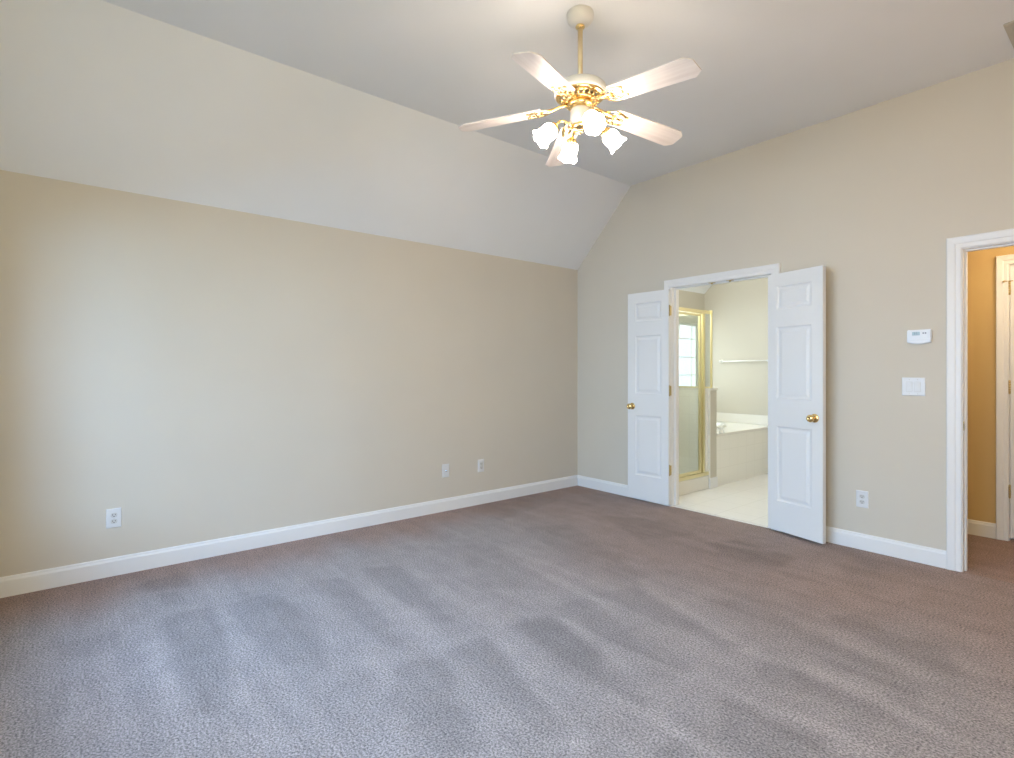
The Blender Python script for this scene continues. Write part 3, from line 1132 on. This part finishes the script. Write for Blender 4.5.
# ------------------------------------------------------------------ ceiling fan
FX, FY = 2.221, -2.335
fan = empty('ceiling_fan', (FX, FY, TOP))
tag(fan, 'white and brass five-blade ceiling fan with four lit glass shades', 'ceiling fan')
bm = BM()
lathe(bm, [(0.068, 0), (0.070, -0.004), (0.071, -0.018), (0.069, -0.032), (0.061, -0.046), (0.047, -0.057), (0.032, -0.064), (0.026, -0.067), (0.0, -0.067)], None, 48)
cn = obj('canopy', bm, M['fan_white'], fan)
bm = BM()
lathe(bm, [(0.0, -0.062), (0.022, -0.065), (0.025, -0.072), (0.021, -0.079), (0.014, -0.083), (0.0, -0.083)], None, 24)
obj('hanger_ball', bm, M['brass'], cn)
bm = BM()
tube(bm, [(0, 0, -0.078), (0, 0, -0.390)], 0.0135, 20)
lathe(bm, [(0.0135, -0.345), (0.019, -0.350), (0.021, -0.360), (0.024, -0.376)], None, 24)
obj('downrod', bm, M['rod'], fan)
bm = BM()
lathe(bm, [(0.0, -0.366), (0.040, -0.367), (0.095, -0.372), (0.125, -0.379), (0.136, -0.390), (0.138, -0.400), (0.138, -0.420), (0.134, -0.428), (0.112, -0.431), (0, -0.431)], None, 56)
obj('motor_housing', bm, M['fan_white'], fan, loc=(0, 0, -0.009))
# brass vented skirt
bm = BM()
lathe(bm, [(0.128, -0.429), (0.130, -0.434), (0.124, -0.439), (0.104, -0.443)], None, 56)
for k in range(20):
    a = 2 * PI * k / 20
    c, s = math.cos(a), math.sin(a)
    tube(bm, [(0.106 * c, 0.106 * s, -0.441), (0.088 * c, 0.088 * s, -0.461)], 0.0062, 8)
lathe(bm, [(0.108, -0.439), (0.110, -0.443), (0.104, -0.447)], None, 40)
lathe(bm, [(0.090, -0.457), (0.092, -0.462), (0.082, -0.468), (0.060, -0.471), (0.0, -0.471)], None, 40)
obj('vented_skirt', bm, M['brass'], fan, loc=(0, 0, -0.009))
bm = BM()
lathe(bm, [(0.0, -0.429), (0.080, -0.432), (0.080, -0.462)], None, 40)
obj('motor_core', bm, M['hinge'], fan, loc=(0, 0, -0.009))
bm = BM()
lathe(bm, [(0.0, -0.469), (0.064, -0.471), (0.070, -0.475), (0.070, -0.484), (0.064, -0.489), (0.044, -0.492), (0.038, -0.498), (0.0, -0.498)], None, 40)
obj('flywheel', bm, M['brass'], fan, loc=(0, 0, -0.009))

BZ = -0.484       # blade root height below the ceiling
PITCH = math.radians(-11)
DROOP = math.radians(5.9)
ANG0 = 3.3


def blade_mesh():
    bm = BM()
    r0, r1 = 0.205, 0.664
    up_, dn = [], []
    w0, w1, c = 0.060, 0.071, 0.036
    out = [(r0, -w0 + 0.010), (r0 + 0.010, -w0), (r1 - c, -w1), (r1, -w1 + c * 0.85), (r1, w1 - c * 0.85), (r1 - c, w1), (r0 + 0.010, w0), (r0, w0 - 0.010)]
    a = [bm.verts.new((x, y, 0.003)) for x, y in out]
    b = [bm.verts.new((x, y, -0.003)) for x, y in out]
    bm.faces.new(a)
    bm.faces.new(b[::-1])
    n = len(out)
    for i in range(n):
        bm.faces.new([a[i], b[i], b[(i + 1) % n], a[(i + 1) % n]])
    fix(bm)
    return bm


def iron_mesh():
    bm = BM()
    # arm dropping from the flywheel to the blade, then a three-pronged scrolled plate under it
    tube(bm, [(0.060, 0, 0.006), (0.085, 0, 0.010), (0.110, 0, 0.009), (0.135, 0, 0.003), (0.160, 0, -0.003), (0.190, 0, -0.006), (0.215, 0, -0.007)], [0.012, 0.013, 0.014, 0.016, 0.017, 0.018, 0.018], 12, 0.45)
    for s in (-1, 1):
        tube(bm, [(0.150, s * 0.006, 0.006), (0.172, s * 0.030, -0.004), (0.200, s * 0.044, -0.006), (0.235, s * 0.044, -0.007), (0.268, s * 0.034, -0.007), (0.285, s * 0.030, -0.007)], [0.006, 0.007, 0.008, 0.008, 0.008, 0.010], 10, 0.5)
        tube(bm, [(0.205, s * 0.012, -0.006), (0.225, s * 0.026, -0.007), (0.240, s * 0.044, -0.007)], 0.006, 10, 0.5)
        lathe(bm, [(0.0, -0.012), (0.006, -0.0115), (0.007, -0.008), (0.007, -0.004)], Matrix.Translation((0.282, s * 0.030, 0)), 12)
    tube(bm, [(0.205, 0, -0.007), (0.235, 0, -0.007), (0.262, 0, -0.007), (0.272, 0, -0.007)], [0.017, 0.008, 0.008, 0.011], 10, 0.5)
    lathe(bm, [(0.0, -0.012), (0.006, -0.0115), (0.007, -0.008), (0.007, -0.004)], Matrix.Translation((0.268, 0, 0)), 12)
    return bm


bl0 = obj('blade', blade_mesh(), M['blade'], fan)
ir0 = obj('blade_bracket', iron_mesh(), M['brass'], bl0)
for k in range(5):
    if k == 0:
        b_ = bl0
    else:
        b_ = bl0.copy()
        COL.objects.link(b_)
        b_.parent = fan
        c_ = ir0.copy()
        COL.objects.link(c_)
        c_.parent = b_
    b_.location = (0, 0, BZ)
    b_.rotation_euler = (Matrix.Rotation(math.radians(ANG0 + 72 * k), 3, 'Z') @ Matrix.Rotation(DROOP, 3, 'Y') @ Matrix.Rotation(PITCH, 3, 'X')).to_euler()

bm = BM()
lathe(bm, [(0.0, -0.494), (0.044, -0.496), (0.051, -0.504), (0.051, -0.562), (0.046, -0.574), (0.034, -0.578)], None, 40)
sw_ = obj('switch_housing', bm, M['fan_white'], fan, loc=(0, 0, -0.010))
bm = BM()
lathe(bm, [(0.036, -0.574), (0.040, -0.578), (0.040, -0.592), (0.030, -0.601), (0.014, -0.606), (0.011, -0.612), (0.013, -0.617), (0.009, -0.623), (0, -0.625)], None, 32)
obj('light_kit_hub', bm, M['brass'], fan, loc=(0, 0, -0.012))

SHP = [(0.024, 0.000), (0.030, 0.006), (0.041, 0.018), (0.0475, 0.034), (0.049, 0.052), (0.0475, 0.070), (0.0475, 0.084), (0.052, 0.098), (0.058, 0.109), (0.061, 0.114)]


def shade_rim(r, z, a, i):
    t = max(0.0, (z - 0.060) / 0.055)
    wv = math.cos(6 * a)
    return r * (1 + 0.03 * t * t * wv), z + 0.003 * t * t * wv


def arm_set(az):
    c, s = math.cos(az), math.sin(az)
    er = Vector((c, s, 0))
    P = lambda r_, z_: tuple(er * r_ + Vector((0, 0, z_ - 0.018)))
    bm = BM()
    tube(bm, [P(0.034, -0.582), P(0.060, -0.572), P(0.088, -0.560), P(0.108, -0.562), P(0.124, -0.574), P(0.136, -0.590)], [0.007, 0.0065, 0.006, 0.006, 0.0065, 0.008], 12)
    tube(bm, [P(0.040, -0.585), P(0.062, -0.598), P(0.082, -0.590), P(0.086, -0.574), P(0.078, -0.566)], 0.0035, 8)
    arm = obj('light_arm', bm, M['brass'], fan)
    ax = (er * math.cos(math.radians(43)) + Vector((0, 0, -1)) * math.sin(math.radians(43))).normalized()
    q = Vector((0, 0, 1)).rotation_difference(ax).to_matrix().to_4x4()
    mt = Matrix.Translation(P(0.132, -0.588)) @ q
    bm = BM()
    lathe(bm, [(0.0, -0.004), (0.012, -0.003), (0.020, 0.002), (0.027, 0.010), (0.030, 0.020), (0.031, 0.024), (0.027, 0.024)], mt, 28)
    obj('shade_holder', bm, M['brass'], arm)
    bm = BM()
    m2 = mt @ Matrix.Translation((0, 0, 0.014)) @ Matrix.Scale(0.90, 4)
    lathe(bm, SHP, m2, 60, shade_rim)
    so = obj('lamp_shade', bm, M['shade'], arm)
    sm = so.modifiers.new('thickness', 'SOLIDIFY')
    sm.thickness = 0.003
    sm.offset = -1
    bm = BM()
    lathe(bm, [(0.0, 0.0), (0.012, 0.004), (0.013, 0.020), (0.022, 0.038), (0.029, 0.056), (0.027, 0.072), (0.016, 0.083), (0, 0.087)], m2, 24)
    obj('bulb', bm, M['bulb'], arm)


for phi in (-79, 11, 101, 191):
    arm_set(math.radians(phi + 50.863))
